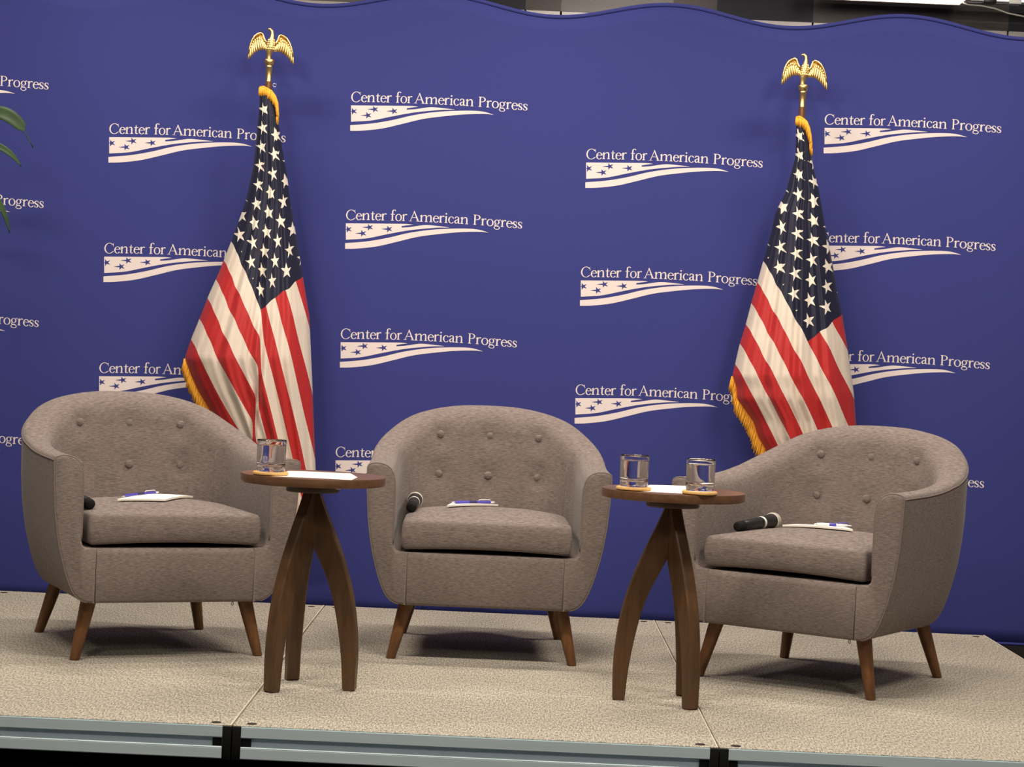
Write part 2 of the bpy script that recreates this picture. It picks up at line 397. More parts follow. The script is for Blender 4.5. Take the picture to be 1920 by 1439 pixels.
GL['P'] = (.72, stem(.10, 0, 1.0, 'slab')+g_ring(.30, .74, .36, .265, -90, 90, 20)+g_box(.18, .95, .31, 1.0)+g_box(.2, .475, .31, .525))
GL['g'] = (.62, g_ring(.27, .43, .24, .235, 0, 360, 24, .11, .045)+g_stroke([(.15, .23), (.08, .13), (.16, .06), (.42, .03)], [.04, .07, .10, .12], 6)+g_ring(.28, -.13, .28, .185, 0, 360, 24, .08, .05)+g_stroke([(.42, .60), (.50, .66), (.60, .65)], [.05, .06, .09], 4))
GL['s'] = (.46, g_stroke([(.38, .50), (.32, .62), (.18, .63), (.08, .52), (.15, .38), (.31, .27), (.37, .14), (.26, .03), (.11, .04), (.05, .17)], [.04, .05, .06, .10, .13, .13, .10, .06, .05, .04], 5)+g_stroke([(.39, .46), (.37, .63)], [.04, .02], 1)+g_stroke([(.045, .20), (.05, .02)], [.04, .02], 1))
ZU = .000383*KB                   # metres per measured unit of the mark
WORDS = [('Center', 100, 488), ('for', 532, 688), ('American', 712, 1288), ('Progress', 1335, 1812)]
def base(x): s = (x-100)/1710.; return (75*s*(1-s)-9*s*s)     # gentle arch of the baseline
def logo_polys():
    white, blue = [], []
    for wd, a, b in WORDS:
        adv = sum(GL[c][0] for c in wd)-.06
        k = (b-a)/adv; cur = 0
        for c in wd:
            for poly in GL[c][1]:
                white.append([((a-100+(cur+px)*k)*ZU, (base(a+(cur+px)*k)+py*98)*ZU) for px, py in poly])
            cur += GL[c][0]
    def R(x, y): return ((x-100+.045*(y-203))*ZU, -(y-203-.045*(x-100))*ZU)
    def band(top, bot, n=48):
        top = np.array(top, float); bot = np.array(bot, float)
        xs = np.linspace(max(top[0, 0], bot[0, 0]), min(top[-1, 0], bot[-1, 0]), n); out = []
        def cr(P, x):
            i = int(np.clip(np.searchsorted(P[:, 0], x)-1, 0, len(P)-2)); t = (x-P[i, 0])/(P[i+1, 0]-P[i, 0])
            m = lambda j: (P[min(j+1, len(P)-1), 1]-P[max(j-1, 0), 1])/(P[min(j+1, len(P)-1), 0]-P[max(j-1, 0), 0])
            h = P[i+1, 0]-P[i, 0]
            return (2*t**3-3*t*t+1)*P[i, 1]+(t**3-2*t*t+t)*h*m(i)+(-2*t**3+3*t*t)*P[i+1, 1]+(t**3-t*t)*h*m(i+1)
        for x0, x1 in zip(xs[:-1], xs[1:]):
            out.append([R(x0, cr(top, x0)), R(x1, cr(top, x1)), R(x1, cr(bot, x1)), R(x0, cr(bot, x0))])
        return out
    low = [(97, 396), (300, 382), (500, 342), (700, 305), (900, 284), (1000, 277), (1105, 276)]
    white += band([(100, 237), (640, 240)], low[:5], 30)
    white += band([(640, 240), (700, 242), (752, 248)], [(640, 263), (700, 254), (752, 248)], 8)
    white += band([(640, 277), (720, 272), (800, 260), (880, 252), (1000, 262), (1105, 275)], [(640, 316), (700, 305), (800, 293), (900, 284), (1000, 277), (1105, 276)], 24)
    white += band([(92, 429), (300, 412), (500, 378), (700, 331), (900, 301), (1100, 288), (1300, 288), (1400, 300), (1485, 327)], [(92, 484), (200, 482), (400, 460), (600, 414), (800, 366), (1000, 340), (1200, 322), (1400, 318), (1485, 327)])
    def star(cx, cy, clip=None):
        P = []
        for k in range(10):
            t = PI+k*PI/5; r = 48 if k % 2 == 0 else 17
            if k == 0: r = 78
            x = cx+r*math.cos(t)*.92; y = cy-r*math.sin(t)*.72
            if clip: x = max(x, clip)
            P.append(R(x, y))
        return [[R(cx, cy), P[k], P[(k+1) % 10]] for k in range(10)]
    for q in ((328, 274), (262, 333), (514, 291)): blue.extend(star(*q))
    blue.extend(star(122, 294, 101))
    return white, blue
LW, LB = logo_polys()
NTXT = sum(len(GL[c][1]) for wd, _a, _b in WORDS for c in wd)
def logo(ox, oz):
    bm = bmesh.new()
    for k, (polys, dy) in enumerate(((LW, .0006), (LB, .0014))):
        for i, p in enumerate(polys):       # strokes that cross lie a hair apart
            v = [bm.verts.new((ox+x, by(ox+x)-dy-.000006*(i % 37)*(k == 0 and i < NTXT), oz+z)) for x, z in p]
            try: f = bm.faces.new(v); f.material_index = k
            except ValueError: pass
    for f in bm.faces:
        f.normal_update()
        if f.normal.y > 0: f.normal_flip()
    obj('logo_print', bm, [M['print_white'], M['print_blue']], bd, False, label='white logo with wordmark and striped swoosh')
for cx, zs in ((-1.776, (1.888, 1.447, 1.003, .560)), (-.886, (1.731, 1.286, .840)), (.008, (1.889, 1.450, 1.007, .566)), (.891, (1.716, 1.277, .838)), (1.770, (1.884, 1.446, 1.005, .562)), (2.655, (1.716, 1.277, .838))):
    for j, z in enumerate(zs): logo(kx(cx), kz(z-.019))

# ------------------------------------------------------------------ armchairs
AO, AI, YF, YS = .377, .287, -.330, .05
ZY = [-.34, -.12, 0, .1, .2, .276, .35, .404, .425]; ZZ = [.604, .608, .617, .634, .660, .690, .735, .764, .778]
def make_armchair():
    t = thing('armchair', 'grey tub armchair at the left, turned to the right', 'armchair', (0, 0, 0), 0, 'grey button-back tub armchairs')
    n1, n2 = 14, 64; ne = 2.6
    def path(a, b):
        P = [(-a, YF+(YS-YF)*i/n1) for i in range(n1)]
        for i in range(n2+1):
            th = PI-PI*i/n2; c, s = math.cos(th), math.sin(th)
            P.append((a*math.copysign(abs(c)**(2/ne), c), YS+b*abs(s)**(2/ne)))
        P += [(a, YS+(YF-YS)*i/n1) for i in range(1, n1+1)]
        return P
    PO, PIn = path(AO, .372), path(AI, .245)
    zt = np.array([interp(y, ZY, ZZ) for x, y in PO])
    for _ in range(6): zt[1:-1] = (zt[:-2]+2*zt[1:-1]+zt[2:])/4
    # bow the sides out a little behind the arm fronts
    prof_out = [(-.128, .1720), (-.112, .1736), (-.098, .1780), (-.086, .1855), (-.075, .1965), (-.066, .210), (-.056, .232), (-.045, .262), (-.034, .30), (-.025, .335), (-.017, .375), (-.008, .44), (-.002, .52)]
    buttons = [(x, z) for z in (.545, .678) for x in (-.165, 0.003, .170)]
    bpos = []
    def ring(i, extra=0., dy=0.):
        o, q = Vector((*PO[i], 0)), Vector((*PIn[i], 0)); th = (q-o).length; inn = (q-o)/th; z = zt[i]
        backness = min(max((PO[i][1]-.1)/.25, 0), 1)
        sec = [(-d/th, zz) for d, zz in prof_out]
        sec += [(0., z-.03), (.0, z-.014), (.035, z-.004), (.12, z), (.28, z+.003), (.48, z+.002), (.66, z-.003), (.81, z-.013), (.92, z-.030), (.98, z-.055), (1.0, z-.085)]
        zl = z-.085
        for k in range(1, 9): sec.append((1.0+.30*backness*k/8, zl+(.36-zl)*k/8))
        e = 1.0+.30*backness
        sec += [(e+.03, .345), (e+.12, .336), (1.52, .333), (1.52, .1722)]
        cz_ = .40; out = []
        for w_, zz in sec:
            p = o+inn*(w_*th); p.z = zz
            if w_ > .97 and zz > .40:
                for bx, bz in buttons:
                    if PIn[i][1] > .15:
                        d2 = (p.x-bx)**2+(zz-bz)**2
                        p -= inn*(.015*math.exp(-d2/(2*.024**2)))
                        p += inn*(.005*math.exp(-d2/(2*.075**2)))
            out.append(p)
        if extra:
            n = len(out); res = []
            for k, p in enumerate(out):
                a, b = out[k-1], out[(k+1) % n]; d = (b-a); nrm = Vector((-d.z, 0, d.x)).normalized()
                res.append((p, nrm))
            # inward = toward polygon interior: test with signed area
            ar = sum(out[k-1].x*out[k].z-out[k].x*out[k-1].z for k in range(n))
            sg = 1 if ar > 0 else -1
            out = [p+nv*sg*extra for p, nv in res]
        for p in out: p.y += dy
        return out
    n = len(PO); bm = bmesh.new()
    R = [ring(0, .0075, -.011), ring(0, .003, -.009), ring(0, .0008, -.005)]+[ring(i) for i in range(n)]+[ring(n-1, .0008, -.005), ring(n-1, .003, -.009), ring(n-1, .0075, -.011)]
    rings(bm, R); bmesh.ops.recalc_face_normals(bm, faces=bm.faces)
    obj('shell', bm, M['tweed'], t, True, angle=62)
    # front rail with rounded top edge
    xi = AI-.52*.09-.0003; yf = YF-.011
    bm = bmesh.new(); pr = [(yf+.012, .1715), (yf+.004, .174), (yf, .182), (yf, .318), (yf+.004, .328), (yf+.012, .333), (yf+.08, .333), (yf+.08, .1715)]
    rings(bm, [[(x, y, z) for y, z in pr] for x in np.linspace(-xi, xi, 9)]); bmesh.ops.recalc_face_normals(bm, faces=bm.faces)
    obj('front_rail', bm, M['tweed'], t, True, angle=50)
    # base under the cushion and dust cover
    bm = bmesh.new(); pts = [(x*.86, y*.9) for x, y in PIn]
    rings(bm, [[(x, max(y, YF+.075), z) for x, y in pts] for z in (.1735, .330)]); obj('seat_deck', bm, M['lining'], t, False)
    # piping: arm fronts and outer top edge
    bm = bmesh.new()
    for i, dy in ((0, -.0065), (n-1, -.0065)):
        rg = ring(i, 0.0008, dy); seg = rg[1:len(prof_out)+12+7]; tube(bm, seg, .0024, 6)
    ks = len(prof_out)+1
    tube(bm, [Vector(ring(i)[ks])+Vector((0, 0, .001)) for i in range(n)], .0022, 6)
    obj('piping', bm, M['tweed_seam'], t)
    for s in (-1, 1):
        bm = bmesh.new(); tube(bm, [(s*(xi+.0008), yf+.0012, z) for z in (.176, .25, .328)], .0010, 6); obj('seam', bm, M['tweed_seam'], t)
    # inner back seams where arm and back panels meet
    for i in (n1+9, n-1-n1-9):
        rg = ring(i); bm = bmesh.new(); tube(bm, [p for p in rg if p.z > .40][-7:], .0012, 6); obj('seam', bm, M['tweed_seam'], t)
    # tufting buttons
    for bx, bz in buttons:
        best = None
        for i in range(n):
            for p in ring(i):
                if PIn[i][1] > .15 and p.y < .36 and (best is None or (p.x-bx)**2+(p.z-bz)**2 < best[0]): best = ((p.x-bx)**2+(p.z-bz)**2, p.copy())
        bm = bmesh.new(); blob(bm, (bx, best[1].y-.002, bz), (.0135, .0075, .0135), None, 18, 10); obj('button', bm, M['tweed'], t)
    # seat cushion
    bm = bmesh.new(); NX, NY, NZ = 22, 22, 4
    def cp(p, q, r):   # p,q in -1..1, r 0..1
        yy = -.322+(q+1)/2*.555
        hw = .259 if yy < 0 else .259*(1-.42*(yy/.235)**2.6)
        x = p*hw
        crown = (1-abs(p)**2.6)*(1-abs(q)**3.0)
        z = .3445+(.0905+.021*crown)*r+(.004*(1-p*p) if r == 0 else 0)
        if q < 0: z += -.004*(r == 0)*(p*p)
        bulge = .010*math.sin(PI*r)
        if abs(q) == 1: yy += math.copysign(bulge, q)
        if abs(p) == 1: x += math.copysign(bulge*.6, p)
        return (x, yy, z)
    key = {}
    def V(i, j, k):
        if (i, j, k) not in key: key[(i, j, k)] = bm.verts.new(cp(2*i/NX-1, 2*j/NY-1, k/NZ))
        return key[(i, j, k)]
    for i in range(NX):
        for j in range(NY):
            bm.faces.new((V(i, j, NZ), V(i+1, j, NZ), V(i+1, j+1, NZ), V(i, j+1, NZ))); bm.faces.new((V(i, j, 0), V(i, j+1, 0), V(i+1, j+1, 0), V(i+1, j, 0)))
    for k in range(NZ):
        for i in range(NX):
            bm.faces.new((V(i, 0, k), V(i+1, 0, k), V(i+1, 0, k+1), V(i, 0, k+1))); bm.faces.new((V(i, NY, k), V(i, NY, k+1), V(i+1, NY, k+1), V(i+1, NY, k)))
        for j in range(NY):
            bm.faces.new((V(0, j, k), V(0, j, k+1), V(0, j+1, k+1), V(0, j+1, k))); bm.faces.new((V(NX, j, k), V(NX, j+1, k), V(NX, j+1, k+1), V(NX, j, k+1)))
    bmesh.ops.recalc_face_normals(bm, faces=bm.faces)
    cu = obj('seat_cushion', bm, M['tweed'], t); mod(cu, 'BEVEL', width=.017, segments=4, limit_method='ANGLE', angle_limit=math.radians(48)); mod(cu, 'SUBSURF', levels=1, render_levels=1)
    # legs
    for sx, sy, sp in ((-1, -1, .282), (1, -1, .282), (-1, 1, .265), (1, 1, .265)):
        b = Vector((sx*sp, sy*.287, 0)); tp = Vector((sx*(sp-.047), sy*(.287-(.030 if sy < 0 else .055)), .195)); bm = bmesh.new(); R = []
        for f, r in ((0, .0135), (.012, .0152), (.3, .0180), (.65, .0215), (1, .0250)):
            c = b.lerp(tp, f); R.append([(c.x+r*math.cos(2*PI*k/20), c.y+r*math.sin(2*PI*k/20), c.z) for k in range(20)])
        rings(bm, R); obj('leg', bm, M['walnut'], t, True, angle=50)
    bm = bmesh.new(); tube(bm, [(.20, -.27, .176), (.2005, -.27, .163)], .0026, 6); tube(bm, [(.2005+.003*math.sin(a), -.27, .1580+.0055*math.cos(a)) for a in np.linspace(0, 2*PI, 12)], .001, 5); obj('zipper_pull', bm, M['black'], t)
    return t
arm = make_armchair()
CH = {'L': ((-.463, 1.299), 25.2, 'grey tub armchair at the left end, turned to the right, left flag behind it'),
      'M': ((.593, 1.526), 1.5, 'grey tub armchair in the middle, facing straight ahead between the two tables'),
      'R': ((1.661, 1.243), -32.6, 'grey tub armchair at the right end, turned to the left, right flag behind it')}
for k in 'LMR':
    (x, y), a, lab = CH[k]; c = arm if k == 'L' else copy_tree(arm)
    c.location = (x, y, S+.0013); c.rotation_euler.z = math.radians(a); c['label'] = lab
    if k == 'M':
        for ch in c.children:
            if ch.name.startswith('zipper_pull'): ch.location.x = -.39
def seat_z(k, X, Y):          # height of the cushion top under a stage point
    (x, y), a, _ = CH[k]; a = math.radians(a); dx, dy = X-x, Y-y
    lx = dx*math.cos(a)+dy*math.sin(a); ly = -dx*math.sin(a)+dy*math.cos(a)
    q = min(max((ly+.322)/.555*2-1, -1), 1); p = min(max(lx/.264, -1), 1)
    return .4363+.021*(1-abs(p)**2.6)*(1-abs(q)**3)
def on_seat(k, px, py):
    d = ray(px, py); (x, y), _a, _b = CH[k]; best = None
    for i in range(700):      # walk along the sight line until it meets the cushion
        t = (y-.42-CY+i*.001)/d[1]; P = CAMP+d*t; dx, dy = P[0]-x, P[1]-y; a = math.radians(_a)
        ly = -dx*math.sin(a)+dy*math.cos(a)
        if not -.30 < ly < .20: continue
        h = P[2]-seat_z(k, P[0], P[1])
        if best is None or h < best[0]: best = (h, P)
        if h <= 0: break
    P = best[1]; return Vector((P[0], P[1], seat_z(k, P[0], P[1])))

# ------------------------------------------------------------------ side tables
TZ = .597
def make_table():
    t = thing('side_table', 'small round walnut side table between the left and middle armchairs', 'side table', (0, 0, 0), 0, 'round walnut side tables')
    bm = bmesh.new(); lathe(bm, [(0, .5725), (.198, .5725), (.2010, .5732), (.2017, .5755), (.2017, .5935), (.2010, .5963), (.1985, TZ), (0, TZ)], 96); obj('tabletop', bm, M['walnut_top'], t, True, angle=50)
    bm = bmesh.new(); lathe(bm, [(0, .549), (.072, .549), (.075, .552), (.075, .5725), (0, .5725)], 64); obj('mounting_disc', bm, M['dark_wood'], t, True, angle=50)
    zo = [0, .117, .247, .35, .434, .497, .556]; ro = [.146, .147, .132, .103, .070, .042, .018]
    zi = [0, .103, .23, .31, .407, .48, .556]; ri = [.112, .103, .080, .054, .008, -.012, -.018]
    def cub(z, zs, rs):
        i = int(np.clip(np.searchsorted(zs, z)-1, 0, len(zs)-2)); h = zs[i+1]-zs[i]; u = (z-zs[i])/h
        m = lambda j: (rs[min(j+1, len(rs)-1)]-rs[max(j-1, 0)])/(zs[min(j+1, len(rs)-1)]-zs[max(j-1, 0)])
        return (2*u**3-3*u*u+1)*rs[i]+(u**3-2*u*u+u)*h*m(i)+(-2*u**3+3*u*u)*rs[i+1]+(u**3-u*u)*h*m(i+1)
    for k in range(3):
        A = Matrix.Rotation(k*2*PI/3, 3, 'Z'); R = []; bm = bmesh.new(); hw = .0185; c = .004
        for z in [0, .003]+list(np.linspace(.02, .556, 26)):
            o, i = cub(z, zo, ro), cub(z, zi, ri)
            if z == 0: o -= .004; i += .004
            R.append([A @ Vector(p) for p in ((i+c, -hw, z), (o-c, -hw, z), (o, -hw+c, z), (o, hw-c, z), (o-c, hw, z), (i+c, hw, z), (i, hw-c, z), (i, -hw+c, z))])
        rings(bm, R); obj('leg', bm, M['walnut_leg2'], t, True, angle=35)
    bm = bmesh.new(); lathe(bm, [(0, -.007), (.007, -.007), (.008, 0), (0, 0)], 16, (.09, -.08, .5725)); obj('bumper_pad', bm, M['paper'], t)
    return t
tb = make_table(); TP = {'L': ((.115, .621), -8), 'R': ((1.127, .659), 60)}
for k, lab in (('L', 'small round walnut side table between the left and middle armchairs, one glass on it'), ('R', 'small round walnut side table between the middle and right armchairs, two glasses on it')):
    c = tb if k == 'L' else copy_tree(tb); (x, y), a = TP[k]; c.location = (x, y, S+.0013); c.rotation_euler.z = math.radians(a); c['label'] = lab

# paper, coasters, tumblers
def sheet(px, label):
    P = [atz(x, y, TZ) for x, y in px]; c = sum(P)/4
    o = thing('paper_sheet', label, 'paper', (c[0], c[1], TZ+.0012), 0, 'paper sheets on the tables')
    bm = bmesh.new(); a, b, cc, d = [p-c for p in P]; R = []; n = 10
    for i in range(n+1):
        f = i/n; e0 = a*(1-f)+d*f; e1 = b*(1-f)+cc*f; R.append((e0, e1))
    V = [[bm.verts.new((*(e0*(1-j/n)+e1*j/n)[:2], .0007*math.sin(3*i/n+j/n))) for j in range(n+1)] for i, (e0, e1) in enumerate(R)]
    for i in range(n):
        for j in range(n): bm.faces.new((V[i][j], V[i+1][j], V[i+1][j+1], V[i][j+1]))
    bmesh.ops.recalc_face_normals(bm, faces=bm.faces)
    p = obj('page', bm, M['paper'], o); mod(p, 'SOLIDIFY', thickness=.0006, offset=0)
sheet([(509, 894.5), (541, 884.5), (684, 890), (659, 901.5)], 'white sheet of paper on the left side table')
sheet([(1181, 922), (1219, 911), (1300, 912.5), (1338, 930.5)], 'white sheet of paper on the right side table, partly under the coasters')
PZ = TZ+.0024
def coaster_glass(px, py, l1, l2):
    P = atz(px, py, PZ+.009)
    o = thing('coaster', l1, 'coaster', (P[0], P[1], PZ), 0, 'round bamboo coasters')
    bm = bmesh.new(); lathe(bm, [(0, 0), (.0455, 0), (.0485, .002), (.0490, .0055), (.0475, .0085), (.045, .0094), (.041, .0092), (.039, .0080), (0, .0080)], 56); obj('disc', bm, M['cork'], o, True, angle=40)
    g = thing('tumbler', l2, 'glass', (P[0], P[1], PZ+.0083), 0, 'water tumblers')
    bm = bmesh.new()
    lathe(bm, [(0, .003), (.024, .0022), (.031, 0), (.0365, .0008), (.0385, .004), (.0389, .008), (.0390, .012), (.0391, .017), (.0402, .078), (.0404, .0855), (.0399, .0882), (.0392, .0885), (.0384, .0875), (.0383, .084), (.0382, .080), (.0371, .030), (.03705, .027), (.0369, .0235), (.0360, .0205), (.033, .0175), (.022, .0150), (0, .0145)], 64)
    bmesh.ops.recalc_face_normals(bm, faces=bm.faces); obj('glass_body', bm, M['glass'], g, True, angle=70)
    bm = bmesh.new()
    lathe(bm, [(0, .0146), (.022, .0151), (.033, .0176), (.03605, .0206), (.03695, .0236), (.0371, .0271), (.03715, .0301), (.0381, .0700), (.03818, .0722), (.03825, .0742), (.0376, .0733), (.034, .0730), (0, .0730)], 64)
    bmesh.ops.recalc_face_normals(bm, faces=bm.faces); obj('water', bm, M['water'], g, True, angle=70)
coaster_glass(507.5, 884.5, 'round bamboo coaster under the glass on the left side table', 'tumbler of water on the left side table')
coaster_glass(1188, 913, 'round bamboo coaster on the right side table, under its left glass', 'tumbler of water on the right side table, nearer the middle armchair')
coaster_glass(1312, 921, 'round bamboo coaster on the right side table, under its right glass', 'tumbler of water on the right side table, nearer the right armchair')

# ------------------------------------------------------------------ notepads, pens, microphones
def notepad(k, pts, th, label, lift=0.):
    P = [on_seat(k, *q) for q in pts]; c = sum(P, Vector())/4
    o = thing('notepad', label, 'notepad', (c.x, c.y, c.z+.0035+lift), 0, 'notepads on the seats')
    bm = bmesh.new(); n = 10; a, b, cc, d = [p-c for p in P]
    def surf(f, g):
        e0 = a.lerp(d, f); e1 = b.lerp(cc, f); p = e0.lerp(e1, g); X, Y = c.x+p.x, c.y+p.y
        return Vector((p.x, p.y, max(seat_z(k, X, Y)-c.z, -.006)))
    for z0, z1, nm, m in ((0, .0012, 'cover', 'cream'), (.0012, th, 'pages', 'paper')):
        bm = bmesh.new(); T = {}
        for s in (0, 1):
            for i in range(n+1):
                for j in range(n+1):
                    p = surf(i/n, j/n); T[(s, i, j)] = bm.verts.new((p.x, p.y, p.z+(z0, z1)[s]))
        for i in range(n):
            for j in range(n):
                for s in (0, 1): bm.faces.new([T[(s, *q)] for q in ((i, j), (i+1, j), (i+1, j+1), (i, j+1))])
        for i in range(n):
            for j in (0, n): bm.faces.new((T[(0, i, j)], T[(0, i+1, j)], T[(1, i+1, j)], T[(1, i, j)])); bm.faces.new((T[(0, j, i)], T[(0, j, i+1)], T[(1, j, i+1)], T[(1, j, i)]))
        bmesh.ops.recalc_face_normals(bm, faces=bm.faces); obj(nm, bm, M[m], o, False)
    return c.z+.0035+lift
def pen(k, q0, q1, base_z, label, white=False, r=.0052):
    A, B = [on_seat(k, *q) for q in (q0, q1)]
    A.z = seat_z(k, A.x, A.y); B.z = seat_z(k, B.x, B.y); A.z += base_z; B.z += base_z
    d = (B-A); L = d.length; m = A.lerp(B, .5); o = thing('pen', label, 'pen', tuple(m), 0, 'ballpoint pens on the notepads')
    q = d.to_track_quat('X', 'Z').to_matrix()
    def part(name, prof, mt):
        bm = bmesh.new(); R = []
        for x, rr in prof: R.append([q @ Vector((x*L-L/2, rr*math.cos(2*PI*i/14), rr*math.sin(2*PI*i/14))) for i in range(14)])
        rings(bm, R); return obj(name, bm, M[mt], o, True, angle=50)
    part('tip', [(0, .0008), (.03, .0022), (.07, .0036)], 'chrome')
    part('barrel', [(.07, .0038), (.20, r), (.45, r), (.70, r*.95), (.90, r*.85)], 'pen_white' if white else 'pen_blue')
    part('grip', [(.40, r*1.08), (.44, r*1.10), (.56, r*1.08), (.58, r*1.02)], 'pen_blue' if white else 'pen_dark')
    part('push_button', [(.90, .0030), (.97, .0028), (1.0, .0018)], 'pen_white')
    bm = bmesh.new(); cl = [(.62, r+.0002), (.64, r+.003), (.88, r+.003), (.91, r*.7)]
    tube(bm, [q @ Vector((x*L-L/2, -.001, z)) for x, z in cl], .0014, 6); obj('clip', bm, M['pen_blue' if white else 'pen_white'], o)
def to_world(k, lx, ly, z):
    (x, y), a, _ = CH[k]; a = math.radians(a); return Vector((x+lx*math.cos(a)-ly*math.sin(a), y+lx*math.sin(a)+ly*math.cos(a), z))
def seat_mic(k, lx_head, lx_tail, px, at_head, label):
    """lies along the left arm; slid along it until its head or tail stands where the photo shows it"""
    lo, hi = -.30, .25
    for _ in range(40):
        m = (lo+hi)/2; P = to_world(k, lx_head if at_head else lx_tail, m, .46)
        inc = proj(to_world(k, lx_head, .1, .46))[0] > proj(to_world(k, lx_head, 0, .46))[0]
        if (proj(P)[0] < px) == inc: lo = m
        else: hi = m
    yh = m if at_head else m+.243
    H = to_world(k, lx_head, yh, .4645); T = to_world(k, lx_tail, yh-.243, .4555)
    make_mic(H, T-H, label)
def make_mic(P, dirv, label, L=.245):
    """P = middle of the grille ball, dirv = from grille to tail"""
    o = thing('microphone', label, 'microphone', tuple(P), 0, 'handheld microphones on the seats')
    q = Vector(dirv).normalized().to_track_quat('X', 'Z').to_matrix()
    def part(name, prof, mt, n=28):
        bm = bmesh.new(); R = []
        for x, r in prof: R.append([q @ Vector((x, r*math.cos(2*PI*i/n), r*math.sin(2*PI*i/n))) for i in range(n)])
        rings(bm, R); return obj(name, bm, M[mt], o, True, angle=45)
    part('grille', [(-.0265+.0001, .002)]+[(-.0255*math.cos(a), .0255*math.sin(a)) for a in np.linspace(.25, 1.75, 14)], 'silver')
    part('grille_band', [(.0035, .0252), (.0045, .0262), (.0125, .0262), (.0135, .0245)], 'silver')
    part('collar', [(.0135, .0235), (.020, .0225), (.060, .0188), (.078, .0186)], 'black')
    part('colour_ring', [(.078, .0190), (.0785, .0194), (.0895, .0192), (.090, .0188)], 'white_ring')
    part('handle', [(.090, .0186), (.15, .0172), (.205, .0168), (.206, .0160), (.209, .0160)], 'black')
    part('end_cap', [(.209, .0166), (.236, .0160), (.242, .0145), (.2445, .011)], 'black_matte')
    return o
# left seat
th = .006
bz = notepad('L', [(220, 942), (296, 931), (362, 932), (310, 942.5)], th, 'open notepad lying on the left armchair seat')
pen('L', (227, 940), (297, 930.5), .0150, 'blue ballpoint pen on the notepad in the left armchair')
seat_mic('L', -.245, -.238, 170, False, 'black microphone on the left armchair seat, its end showing beside the arm')
# middle seat
bz = notepad('M', [(838, 953.5), (846, 949.5), (932, 945.5), (934, 950.5)], .006, 'notepad lying on the middle armchair seat')
pen('M', (846, 951), (927, 946.5), .0150, 'blue ballpoint pen on the notepad in the middle armchair')
seat_mic('M', -.236, -.243, 771, False, 'silver-topped microphone lying in the left corner of the middle armchair seat')
# right seat
bz = notepad('R', [(1467, 990), (1500, 987), (1580, 992), (1599, 999)], .006, 'notepad lying on the right armchair seat')
pen('R', (1526, 991.5), (1596, 995.5), .0145, 'white and blue ballpoint pen on the notepad in the right armchair', True)
seat_mic('R', -.236, -.243, 1450, True, 'black microphone with silver grille lying along the left arm of the right armchair')

